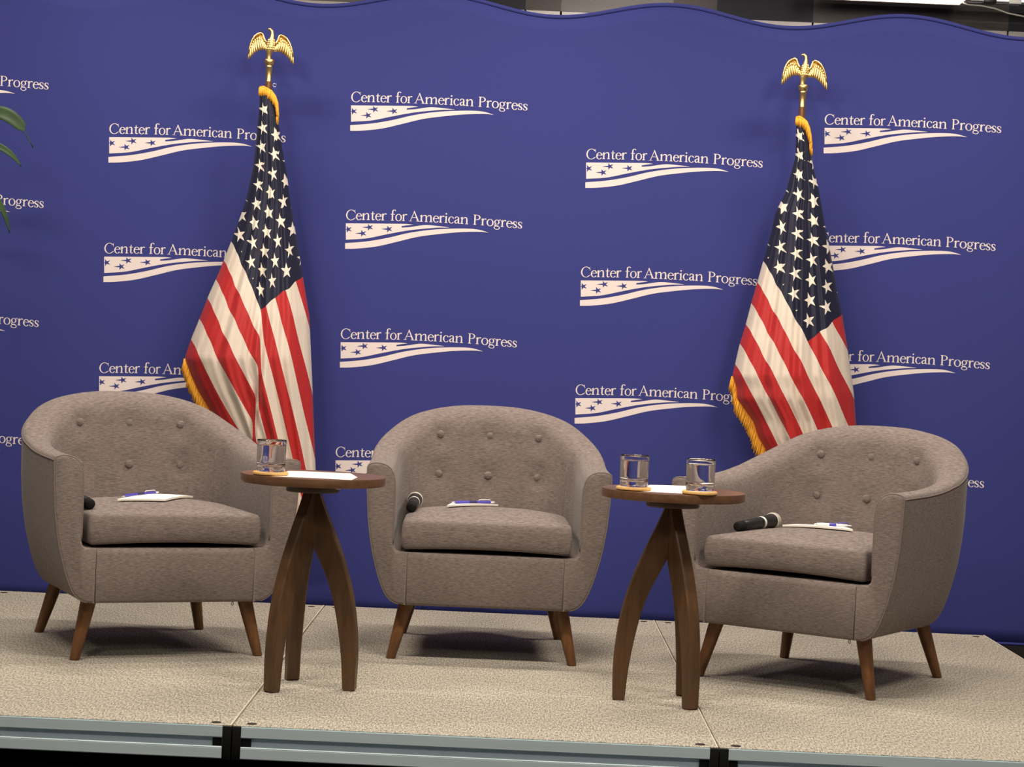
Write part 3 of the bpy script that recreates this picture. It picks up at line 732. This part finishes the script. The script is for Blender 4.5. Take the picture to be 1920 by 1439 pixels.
# ------------------------------------------------------------------ flags
FY = 2.60
def make_flag(label, left, right, C7, ga, bl, br, ferr, warp, fr_top, fr_bot, eye):
    base_ = aty(ferr[0], ferr[1], FY); px_ = base_[0]
    t = thing('flag', label, 'flag', (px_, FY, -S), 0, 'flags on poles behind the armchairs')
    def P(x, y, dy=0.):
        p = aty(x, y, FY+dy); return Vector((p[0]-px_, p[1]-FY, p[2]+S))
    zf = base_[2]+S
    # pole, stand
    bm = bmesh.new(); lathe(bm, [(0, .02), (.0125, .02), (.0125, zf+.004), (0, zf+.004)], 24); obj('pole', bm, M['pole'], t, True, angle=50)
    bm = bmesh.new(); lathe(bm, [(0, 0), (.125, 0), (.13, .008), (.12, .018), (.06, .030), (.028, .045), (.022, .09), (.0135, .095), (.0, .095)], 48); obj('stand_base', bm, M['gold_dark'], t, True, angle=50)
    # finial
    u = .000237
    bm = bmesh.new(); K = Vector((0, 0, zf))
    def E(x, y, d=0.): return K+Vector(((x-552-(.034*(970-y)))*u, d, (970-y)*u))
    body = [(545, 0), (548, 40), (552, 80)]
    prof = [(575, 548, 17, 15), (558, 545, 40, 34), (555, 500, 48, 42), (560, 470, 60, 50), (577, 430, 62, 54), (585, 380, 64, 56), (590, 330, 58, 52), (597, 280, 46, 44), (603, 235, 36, 36), (606, 200, 29, 30), (605, 170, 27, 28), (596, 145, 30, 27), (585, 128, 29, 24), (570, 116, 20, 18)]
    prof = [(552, 625, 40, 34), (552, 590, 38, 32), (555, 545, 40, 34)]+[(a, b, c, d) for (a, b, c, d) in [(558, 505, 48, 42), (565, 470, 62, 50), (577, 430, 64, 54), (585, 380, 65, 56), (590, 330, 58, 52), (597, 280, 46, 44), (603, 235, 36, 36), (606, 200, 30, 30), (603, 172, 29, 28), (596, 148, 32, 28), (586, 128, 30, 25), (572, 114, 18, 15)]]
    R = []
    for cx, cy, rx, ry in prof:
        c = E(cx, cy); R.append([c+Vector((rx*u*math.cos(a), ry*u*math.sin(a), 0)) for a in np.linspace(0, 2*PI, 20, endpoint=False)])
    rings(bm, R); bmesh.ops.recalc_face_normals(bm, faces=bm.faces)
    fin = obj('eagle_finial', bm, M['gold'], t, label='gilt eagle with spread wings')
    bm = bmesh.new(); tube(bm, [E(588, 128), E(560, 122), E(538, 128), E(530, 148)], [24*u, 20*u, 13*u, 3*u], 10); obj('beak', bm, M['gold'], fin)
    bm = bmesh.new()
    for row, (yy, r) in enumerate(((300, 20), (335, 22), (370, 23), (405, 23), (440, 22))):
        for k in range(5):
            ax = -60+30*k+(15 if row % 2 else 0); rr = interp(yy, [280, 330, 430], [44, 56, 60])
            c = E(590-(yy-330)*.12, yy)+Vector((rr*u*math.sin(math.radians(ax)), -rr*.92*u*math.cos(math.radians(ax)), 0)); blob(bm, c, (15*u, 5*u, 21*u), None, 8, 6)
    obj('breast_feathers', bm, M['gold'], fin)
    # wings : leading edge arc and rows of feathers
    for s in (-1, 1):
        Q = [(525, 345), (490, 310), (468, 255), (455, 205), (425, 186), (375, 205), (330, 240), (290, 300), (262, 370), (243, 450), (232, 530)]
        L0 = [E(580+s*(580-x)+(8 if s > 0 else 0), y+(22 if s > 0 else 0), (-6+.05*(580-x)-.00012*(580-x)**2)*u) for x, y in Q]
        bm = bmesh.new(); tube(bm, L0, [22*u, 20*u, 17*u, 14*u, 17*u, 18*u, 17*u, 16*u, 14*u, 12*u, 9*u], 10)
        lower = [(228, 600), (262, 568), (296, 528), (330, 500), (365, 474), (400, 458), (440, 450), (480, 452), (535, 458)]
        pl_ = [E(580+s*(580-x)+(8 if s > 0 else 0), y+(22 if s > 0 else 0)+(max(0, 40-.15*(x-228)) if s > 0 and (x, y) in lower else 0), .05*(580-x)*u) for x, y in Q+lower]
        fr_ = bm.faces.new([bm.verts.new(p+Vector((0, -3*u, 0))) for p in pl_]); ex = bmesh.ops.extrude_face_region(bm, geom=[fr_]); bmesh.ops.translate(bm, vec=(0, 8*u, 0), verts=[v for v in ex['geom'] if isinstance(v, bmesh.types.BMVert)])
        fe = [((243, 430), (228, 618), 15), ((258, 380), (262, 590), 17), ((278, 330), (296, 550), 18), ((300, 300), (328, 520), 18), ((325, 270), (362, 492), 18), ((355, 250), (398, 470), 18), ((388, 240), (432, 460), 18), ((420, 250), (468, 458), 18), ((445, 290), (500, 462), 18), ((475, 330), (530, 466), 18)]
        for (ax, ay), (bx_, by_), wd in fe:
            A = E(580+s*(580-ax)+(8 if s > 0 else 0), ay+(22 if s > 0 else 0), .05*(580-ax)*u); B = E(580+s*(580-bx_)+(8 if s > 0 else 0), by_+(50-.12*(bx_-228) if s > 0 else 0), (.05*(580-bx_)-6)*u)
            R = []; d = (B-A).normalized(); sd = d.cross(Vector((0, 1, 0))).normalized(); ny = sd.cross(d)
            for f, k in ((0, .5), (.15, .95), (.5, 1.1), (.8, 1.0), (.95, .6), (1, .2)):
                c = A.lerp(B, f)+Vector((0, -5*u*math.sin(PI*f), 0)); R.append([c+sd*(wd*k*u*math.cos(a))+ny*(10*k*u*math.sin(a)) for a in np.linspace(0, 2*PI, 10, endpoint=False)])
            rings(bm, R)
        for rw, (f0, wd) in enumerate(((.18, 16), (.42, 16))):
            for (ax, ay), (bx_, by_), _w in fe[1:]:
                x = ax+(bx_-ax)*f0; y = ay+(by_-ay)*f0
                c = E(580+s*(580-x)+(8 if s > 0 else 0), y+(26 if s > 0 else 0), .05*(580-x)*u-11*u); blob(bm, c, (15*u, 8*u, 26*u), None, 8, 6)
        bmesh.ops.recalc_face_normals(bm, faces=bm.faces); obj('wing', bm, M['gold'], fin)
    bm = bmesh.new(); lathe(bm, [(q*1.055, z*1.055) for q, z in [(0, .0595), (.0118, .0595), (.0165, .066), (.0175, .071), (.0185, .077), (.017, .082), (.012, .084), (.0, .085)]], 28, (0, 0, zf)); obj('globe', bm, M['gold'], fin)
    bm = bmesh.new(); lathe(bm, [(q*1.055, z*1.055) for q, z in [(0, 0), (.0105, 0), (.0105, .003), (.0100, .004), (.0118, .052), (.0128, .0535), (.0128, .057), (.0118, .060), (0, .060)]], 28, (0, 0, zf)); obj('ferrule', bm, M['gold'], t, True, angle=50)
    if eye:
        bm = bmesh.new(); c = P(*eye); tube(bm, [c+Vector((.0065*math.cos(a), 0, .0065*math.sin(a))) for a in np.linspace(0, 2*PI, 17)][:-1], .0014, 6, True); tube(bm, [c+Vector((-.006, 0, 0)), Vector((.010, 0, c.z))], .0014, 6); obj('eyelet', bm, M['chrome'], t)
    # cloth
    ly, lx = [q[1] for q in left], [q[0] for q in left]; ry_, rx_ = [q[1] for q in right], [q[0] for q in right]
    y0, y1 = ly[0], ly[-1]; NS, NT = 150, 150
    def fit(rows):
        A, B, Wt = [], [], []
        for b, w_, pts in rows:
            for x, y in pts: X, Y = (x-C7[0])/100., (y-C7[1])/100.; A.append([1, X, Y, X*X, X*Y, Y*Y, X**3, X*X*Y, X*Y*Y, Y**3]); B.append(b); Wt.append(w_)
        A, B, Wt = np.array(A), np.array(B, float), np.array(Wt); reg = np.diag([1e-6]*3+[.02]*3+[.03]*4)
        return np.linalg.solve((A*Wt[:, None]).T@A+reg, (A*Wt[:, None]).T@B)
    def ev(c, x, y): X, Y = (x-C7[0])/100., (y-C7[1])/100.; return float(np.dot(c, [1, X, Y, X*X, X*Y, Y*Y, X**3, X*X*Y, X*Y*Y, Y**3]))
    cl, cr_ = fit(bl), fit(br)
    def xcrease(y): return interp(y, [300, 578, 628, 680, 692, 746, 800, 1000], [493, 490.5, 490.5, 488, 487, 482.6, 476, 455])
    bm = bmesh.new(); lay = bm.loops.layers.uv.new('flag'); G, UV = {}, {}
    def cloth(s, tt, back=False):
        y = y0+(y1-y0)*tt; xl, xr = interp(y, ly, lx), interp(y, ry_, rx_); x = xl+(xr-xl)*s; wid = (xr-xl)/498.
        bul = .34*wid*math.sqrt(max(math.sin(PI*s), 0))+.014*min(1, 4*math.sin(PI*s)+.0)
        edge = math.sin(PI*s)**.5 if 0 < s < 1 else 0
        amp = (.0012+.0108*min(tt, .9))*edge*min(1, .25+tt*6)
        rip = amp*(math.sin(2*PI*4.3*s+.7+1.2*tt)+.65*math.sin(2*PI*7.7*s+2.1-.8*tt)+.4*math.sin(2*PI*12.*s+.4))
        if warp and not back:
            rip += (.030*tt+.004)*math.exp(-((x-xcrease(y)-1)/6.)**2)*(1 if y > 560 else max(0, (y-440)/120.))
        return x, y, (bul*.8 if back else -bul+rip)
    for sd in (0, 1):
        for i in range(NS+1):
            for j in range(NT+1):
                if sd == 1 and i in (0, NS): G[(1, i, j)] = G[(0, i, j)]; continue
                x, y, d = cloth(i/NS, j/NT, sd == 1); q = P(x, y, d); G[(sd, i, j)] = bm.verts.new(q)
                s = i/NS; pert = .06*math.sin(2*PI*4.3*s+.7+1.2*j/NT)+.06*math.sin(2*PI*7.7*s+2.1)
                a_ = 9.88+ga[0]*(x-C7[0])+ga[1]*(y-C7[1])+pert*.5; b_ = ev(cl, x, y)
                if warp:
                    wdt = 1.2 if y > 585 else 1.2+(585-y)*.12
                    f_ = 1/(1+math.exp(-max(min((x-xcrease(y))/wdt, 30), -30))); b_ = b_*(1-f_)+ev(cr_, x, y)*f_
                b_ -= pert*.35
                UV[(sd, i, j)] = (a_, b_)
    for j in range(NT+1):
        for i in (0, NS): UV[(1, i, j)] = UV[(0, i, j)]
    for sd in (0, 1):
        for i in range(NS):
            for j in range(NT):
                ks = [(sd, i, j), (sd, i+1, j), (sd, i+1, j+1), (sd, i, j+1)]
                if sd: ks = ks[::-1]
                f = bm.faces.new([G[k] for k in ks])
                for l, k in zip(f.loops, ks): l[lay].uv = UV[k]
    obj('flag_cloth', bm, M['flag'], t)
    # golden fringe
    def fringe(path, length, slant, dens, depth):
        bm = bmesh.new(); pp = [np.array(q, float) for q in path]; seg = [np.linalg.norm(b-a) for a, b in zip(pp[:-1], pp[1:])]; tot = sum(seg)
        n = int(tot*dens)
        for k in range(n):
            d = tot*k/n; i = 0
            while d > seg[i] and i < len(seg)-1: d -= seg[i]; i += 1
            q = pp[i]+(pp[i+1]-pp[i])*min(d/seg[i], 1); f = k/n
            ln = (length[0]*(1-f)+length[1]*f)*random.uniform(.85, 1.1); sl = slant+random.uniform(-.12, .12); dd = interp(f, [i/(len(depth)-1) for i in range(len(depth))], depth)+random.uniform(-.003, .003)
            A = P(q[0], q[1], dd); Bm = P(q[0]+sl*ln*.5, q[1]+ln*.5, dd-.003); B = P(q[0]+sl*ln, q[1]+ln, dd)
            tube(bm, [A, Bm, B], [.0034, .0036, .0022], 5)
        tube(bm, [P(q[0], q[1], interp(i/(len(pp)-1), [k/(len(depth)-1) for k in range(len(depth))], depth)) for i, q in enumerate(pp)], .0042, 6)
        return bm
    obj('top_fringe', fringe(fr_top[0], fr_top[1], fr_top[2], 1.6, fr_top[3]), M['fringe'], t)
    obj('edge_fringe', fringe(fr_bot[0], fr_bot[1], fr_bot[2], 1.0, fr_bot[3]), M['fringe'], t)
    return t
make_flag('furled flag on a gold-topped pole at the left, behind the left armchair',
    [(488, 168), (485, 215), (480, 262), (475, 311), (461, 377), (444, 425), (425, 474), (410, 512), (391, 554), (375, 595), (359, 634), (346, 672), (357, 703), (370, 732), (387, 761), (425, 832), (470, 915), (486, 985)],
    [(512, 168), (520, 215), (528, 270), (538, 327), (546, 389), (557, 452), (568, 519), (580, 592), (585, 703), (589, 807), (592, 884), (593, 985)],
    (490.6, 578.4), (.01877, .02446),
    [(7, 1, [(440.1, 466.1), (452.3, 489.1), (462.3, 513.5), (469.9, 547.2), (490.6, 578.5)]), (8, 1, [(427.1, 475.3), (426.0, 502.8), (440.1, 533.4), (461.5, 580.8), (466.1, 600.7), (488.3, 629.7)]), (9, 1, [(409.5, 512.0), (412.6, 550.2), (427.9, 576.2), (440.1, 602.2), (463.0, 642.0), (478.3, 680.0), (486.6, 690.4)]), (10, 1, [(391.2, 557.9), (400.3, 594.6), (421.7, 632.8), (447.7, 680.0), (457.9, 693.6), (465.8, 715.9), (482.6, 746.3)]), (11, 1, [(375.1, 597.6), (386.6, 635.8), (411.0, 680.0), (417.9, 692.0), (445.1, 738.3), (462.7, 771.9), (475.4, 800.6)]), (12, 1, [(359.1, 632.8), (372.8, 680.0), (373.2, 679.2), (400.3, 723.9), (419.5, 759.1), (433.9, 783.1)]), (13, 1, [(346.8, 676.0), (357.2, 703.2), (370.0, 731.9), (386.7, 760.7)]), (0, .25, [(499.0, 168.0), (539.2, 255.0), (579.4, 342.0)]), (2, .25, [(457.8, 202.8), (498.0, 289.8), (538.2, 376.8)]), (4, .25, [(416.6, 237.6), (456.8, 324.6), (497.0, 411.6)]), (6, .25, [(375.4, 272.4), (415.6, 359.4), (455.8, 446.4)])],
    [(7, 1, [(490.9, 578.5), (491.3, 632.8), (501.3, 655.7), (503.4, 660.0), (508.2, 692.0), (511.4, 722.3), (525.8, 751.1), (531.4, 778.3), (532.2, 800.6), (553.7, 850.2), (560.1, 882.2)]), (6, 1, [(499.0, 574.7), (508.9, 597.6), (513.5, 628.2), (513.5, 655.7), (522.7, 680.0), (528.2, 692.0), (536.2, 727.1), (553.7, 771.9), (558.5, 803.8), (560.1, 848.6), (568.1, 882.2)]), (5, 1, [(517.3, 557.9), (519.6, 597.6), (530.3, 625.1), (541.0, 658.8), (547.1, 680.0), (556.9, 698.4), (564.9, 762.3), (577.7, 803.8), (585.7, 843.8), (592.1, 872.6)]), (4, 1, [(528.0, 544.1), (542.5, 576.2), (557.8, 614.4), (567.0, 651.1), (570.8, 680.0), (579.3, 707.9), (585.7, 749.5)]), (3, 1, [(552.5, 528.8), (565.5, 554.8), (579.2, 594.6)]), (8, 1, [(488.5, 703.2), (499.4, 727.1), (505.8, 771.9), (519.4, 813.4)]), (9, 1, [(482.6, 763.9), (493.8, 795.8), (497.8, 816.6)]), (0, .25, [(499.0, 168.0), (539.2, 255.0), (579.4, 342.0)]), (2, .25, [(457.8, 202.8), (498.0, 289.8), (538.2, 376.8)]), (4, .25, [(416.6, 237.6), (456.8, 324.6), (497.0, 411.6)]), (6, .25, [(375.4, 272.4), (415.6, 359.4), (455.8, 446.4)])],
    (503.5, 155), True,
    ([(487, 164), (494, 163), (502, 167), (509, 171), (516, 181), (520, 193), (521, 206), (520, 218)], (17, 19), -.03, [-.022, -.030, -.032, -.030, -.022]),
    ([(346, 673), (357, 703), (370, 732), (387, 761), (405, 795), (425, 832)], (22, 25), -.22, [-.008, -.012, -.014]), (515, 160))
make_flag('furled flag on a gold-topped pole at the right, behind the right armchair',
    [(1493, 222), (1492, 262), (1491, 297), (1474, 358), (1454, 399), (1446, 435), (1433, 482), (1420, 529), (1409, 567), (1397, 613), (1386, 648), (1373, 706), (1379.5, 726), (1381, 748), (1411, 790), (1420, 819), (1436, 845), (1470, 930), (1500, 985)],
    [(1512, 222), (1518, 262), (1522, 297), (1527, 322), (1536, 358), (1545, 413), (1554, 458), (1562, 501), (1571, 553), (1579, 590), (1588, 645), (1601, 737), (1606, 804), (1612, 985)],
    (1514.4, 642), (.01835, .02267),
    [(7, 1, [(1431.8, 484.6), (1453.2, 521.3), (1457.8, 539.6), (1485.3, 580.9), (1491.5, 606.9), (1514.4, 642.0), (1532.3, 680.0), (1565.7, 743.9), (1587.9, 791.2), (1594.9, 806.5)]), (8, 1, [(1418.9, 524.3), (1445.6, 567.1), (1453.2, 588.5), (1479.2, 628.3), (1488.4, 658.8), (1511.3, 700.0), (1524.0, 718.9), (1537.9, 757.8), (1561.5, 806.5)]), (9, 1, [(1408.6, 565.6), (1431.8, 602.3), (1436.4, 617.6), (1451.7, 645.1), (1479.2, 686.4), (1473.3, 680.0), (1483.7, 712.0), (1514.3, 762.0), (1525.4, 785.6), (1533.0, 810.6)]), (10, 1, [(1396.2, 611.5), (1424.2, 652.7), (1433.4, 677.2), (1435.0, 680.0), (1467.0, 725.9), (1479.5, 766.2), (1510.1, 816.2)]), (11, 1, [(1386.3, 640.5), (1395.2, 668.0), (1403.1, 680.0), (1425.3, 713.4), (1451.7, 760.6), (1464.2, 780.1), (1471.2, 807.8), (1479.5, 825.9)]), (12, 1, [(1379.9, 675.7), (1380.8, 680.0), (1384.3, 706.4), (1404.5, 734.2), (1421.1, 760.6), (1428.1, 780.1), (1446.2, 809.2), (1459.4, 832.9)]), (13, 1, [(1372.5, 706.4), (1379.5, 725.9), (1380.8, 748.1), (1411.4, 789.8), (1419.8, 819.0), (1435.7, 841.9)]), (6, 1, [(1537.3, 623.7), (1560.2, 666.5), (1567.1, 680.0), (1601.8, 746.7)]), (5, 1, [(1561.0, 605.3), (1587.8, 643.6)]), (0, .25, [(1501.0, 217.0), (1550.2, 308.8), (1599.4, 400.6)]), (2, .25, [(1459.0, 252.2), (1508.2, 344.0), (1557.4, 435.8)]), (4, .25, [(1417.0, 287.4), (1466.2, 379.2), (1515.4, 471.0)]), (6, .25, [(1375.0, 322.6), (1424.2, 414.4), (1473.4, 506.2)])],
    [(7, 1, [(1514, 642)])],
    (1504, 203), False,
    ([(1493, 220), (1499, 219), (1506, 223), (1512, 228), (1517, 240), (1520, 255), (1521, 268), (1522, 275)], (17, 19), -.02, [-.020, -.030, -.032, -.028, -.020]),
    ([(1373, 706), (1379.5, 726), (1381, 748), (1396, 769), (1411, 790), (1420, 819), (1436, 845)], (22, 26), -.22, [-.008, -.012, -.014]), None)

# ------------------------------------------------------------------ plant at the left edge
PX, PYY = -1.50, 2.12
pl = thing('potted_plant', 'leafy plant reaching in at the left edge of the picture', 'plant', (PX, PYY, -S))
bm = bmesh.new(); lathe(bm, [(0, 0), (.13, 0), (.15, .02), (.18, .36), (.185, .38), (.172, .38), (.165, .33), (0, .33)], 40); obj('pot', bm, M['pot'], pl, True, angle=40)
bm = bmesh.new(); lathe(bm, [(0, .345), (.1, .342), (.164, .332), (0, .331)], 32); obj('soil', bm, M['soil'], pl)
canes = []
for dx, dy, h, lx_ in ((-.04, .03, 2.35, .03), (.05, -.03, 2.05, .07), (.0, .05, 1.75, -.05)):
    pts = [(dx+lx_*f*f, dy+.02*math.sin(4*f), .33+h*f-.33*f) for f in np.linspace(0, 1, 14)]
    bm = bmesh.new(); tube(bm, pts, [.013-.006*f for f in np.linspace(0, 1, 14)], 8); obj('cane', bm, M['cane'], pl); canes.append(pts)
def leaf(A, mid, B, wd, tip=.0):
    bm = bmesh.new(); A, mid, B = Vector(A), Vector(mid), Vector(B); n = 16; R = []
    for i in range(n+1):
        f = i/n; p = A*(1-f)**2+mid*(2*f*(1-f))+B*f*f; d = (mid-A)*(1-f)+(B-mid)*f; d.normalize()
        sdv = d.cross(Vector((.35, -.9, .25))).normalized(); nn = sdv.cross(d)
        wv = wd*max(.04, math.sin(PI*min(1, max(0, (f-.12)/.88))**.85)**.8) if f > .12 else wd*.05
        if tip and f > .8: wv = wd*.05
        R.append([p-sdv*wv+nn*wv*.25, p-sdv*wv*.5+nn*.06*wv, p, p+sdv*wv*.5+nn*.06*wv, p+sdv*wv+nn*wv*.25])
    rings(bm, R, False, False, False); o = obj('leaf', bm, M['leaf'], pl); mod(o, 'SOLIDIFY', thickness=.0012)
def LP(x, y, d=0): p = aty(x, y, PYY+d); return Vector((p[0]-PX, p[1]-PYY, p[2]+S))
leaf(LP(-60, 222), LP(22, 182), LP(62, 277), .026, 1)
leaf(LP(-70, 262), LP(10, 262), LP(40, 313), .0125)
leaf(LP(-50, 330), LP(8, 370), LP(18, 438), .0105)
for k in range(13):
    a = 1.2+k*2.4; zc = 1.35+.09*k; dr = Vector((math.cos(a), math.sin(a)*.9, 0))
    if dr.x > .25: dr.x *= -1
    p0 = Vector((.02, .02, zc)); leaf(p0, p0+dr*.16+Vector((0, 0, .14)), p0+dr*.36+Vector((0, 0, -.05)), .022)

# ------------------------------------------------------------------ lamps above the rear aisle, rail and cable
def troffer(x0, x1, yf, yb, z, label):
    t = thing('ceiling_light', label, 'light', ((x0+x1)/2, (yf+yb)/2, z), 0, 'lamps hung above the rear aisle'); hx, hy = (x1-x0)/2, (yb-yf)/2
    bm = bmesh.new()
    for a in ((-hx, hx, -hy, -hy+.02), (-hx, hx, hy-.02, hy), (-hx, -hx+.02, -hy+.02, hy-.02), (hx-.02, hx, -hy+.02, hy-.02)): box(bm, *a, 0, .06)
    box(bm, -hx, hx, -hy, hy, .06, .07); obj('frame', bm, M['lamp_rim'], t, False)
    bm = bmesh.new(); box(bm, -hx+.02, hx-.02, -hy+.02, hy-.02, .004, .012); obj('diffuser', bm, M['lamp'], t, False)
    for x in (-hx+.05, hx-.05):
        bm = bmesh.new(); tube(bm, [(x, 0, .06), (x, 0, 3.3-z)], .003, 6); obj('hanger', bm, M['cable'], t)
x0 = aty(1518, 2, 3.15)[0]; x1 = aty(1806, 6, 3.15)[0]; zz = aty(1665, 5, 3.15)[2]
troffer(x0, x1, 2.95, 3.15, zz, 'bright lamp above the backdrop at the top right')
xa = aty(1040, 0, 3.15)[0]; xb = aty(1330, 0, 3.15)[0]
troffer(xa, xb, 2.95, 3.15, zz+.10, 'lamp above the backdrop just outside the top edge')
x0 = aty(1805, 5, 3.1)[0]; za = aty(1850, 6, 3.1)[2]
t = thing('lamp_rail', 'metal lamp rail beside the lamp at the top right corner', 'rail', (x0+.02, 3.1, za))
bm = bmesh.new(); box(bm, 0, 1.2, -.02, .02, 0, .03, .003); obj('rail', bm, M['chrome'], t)
for k in range(3):
    bm = bmesh.new(); box(bm, .06+.1*k, .11+.1*k, -.024, .024, -.002, .02, .003); obj('rail_clamp', bm, M[('black', 'white_ring', 'black')[k]], t)
for x in (.2, 1.0):
    bm = bmesh.new(); tube(bm, [(x, 0, .03), (x, 0, 3.3-za)], .003, 6); obj('hanger', bm, M['cable'], t)
pts = [aty(x, y, 3.05) for x, y in ((1803, 4), (1815, 9), (1840, 11), (1865, 16), (1890, 25), (1920, 31), (1990, 38), (2060, 22))]
c0 = Vector(pts[0]); t = thing('power_cable', 'thin grey cable curving down from the lamp at the top right', 'cable', tuple(c0))
bm = bmesh.new(); tube(bm, [Vector(p)-c0 for p in pts], .0035, 8); obj('cable', bm, M['cable'], t)
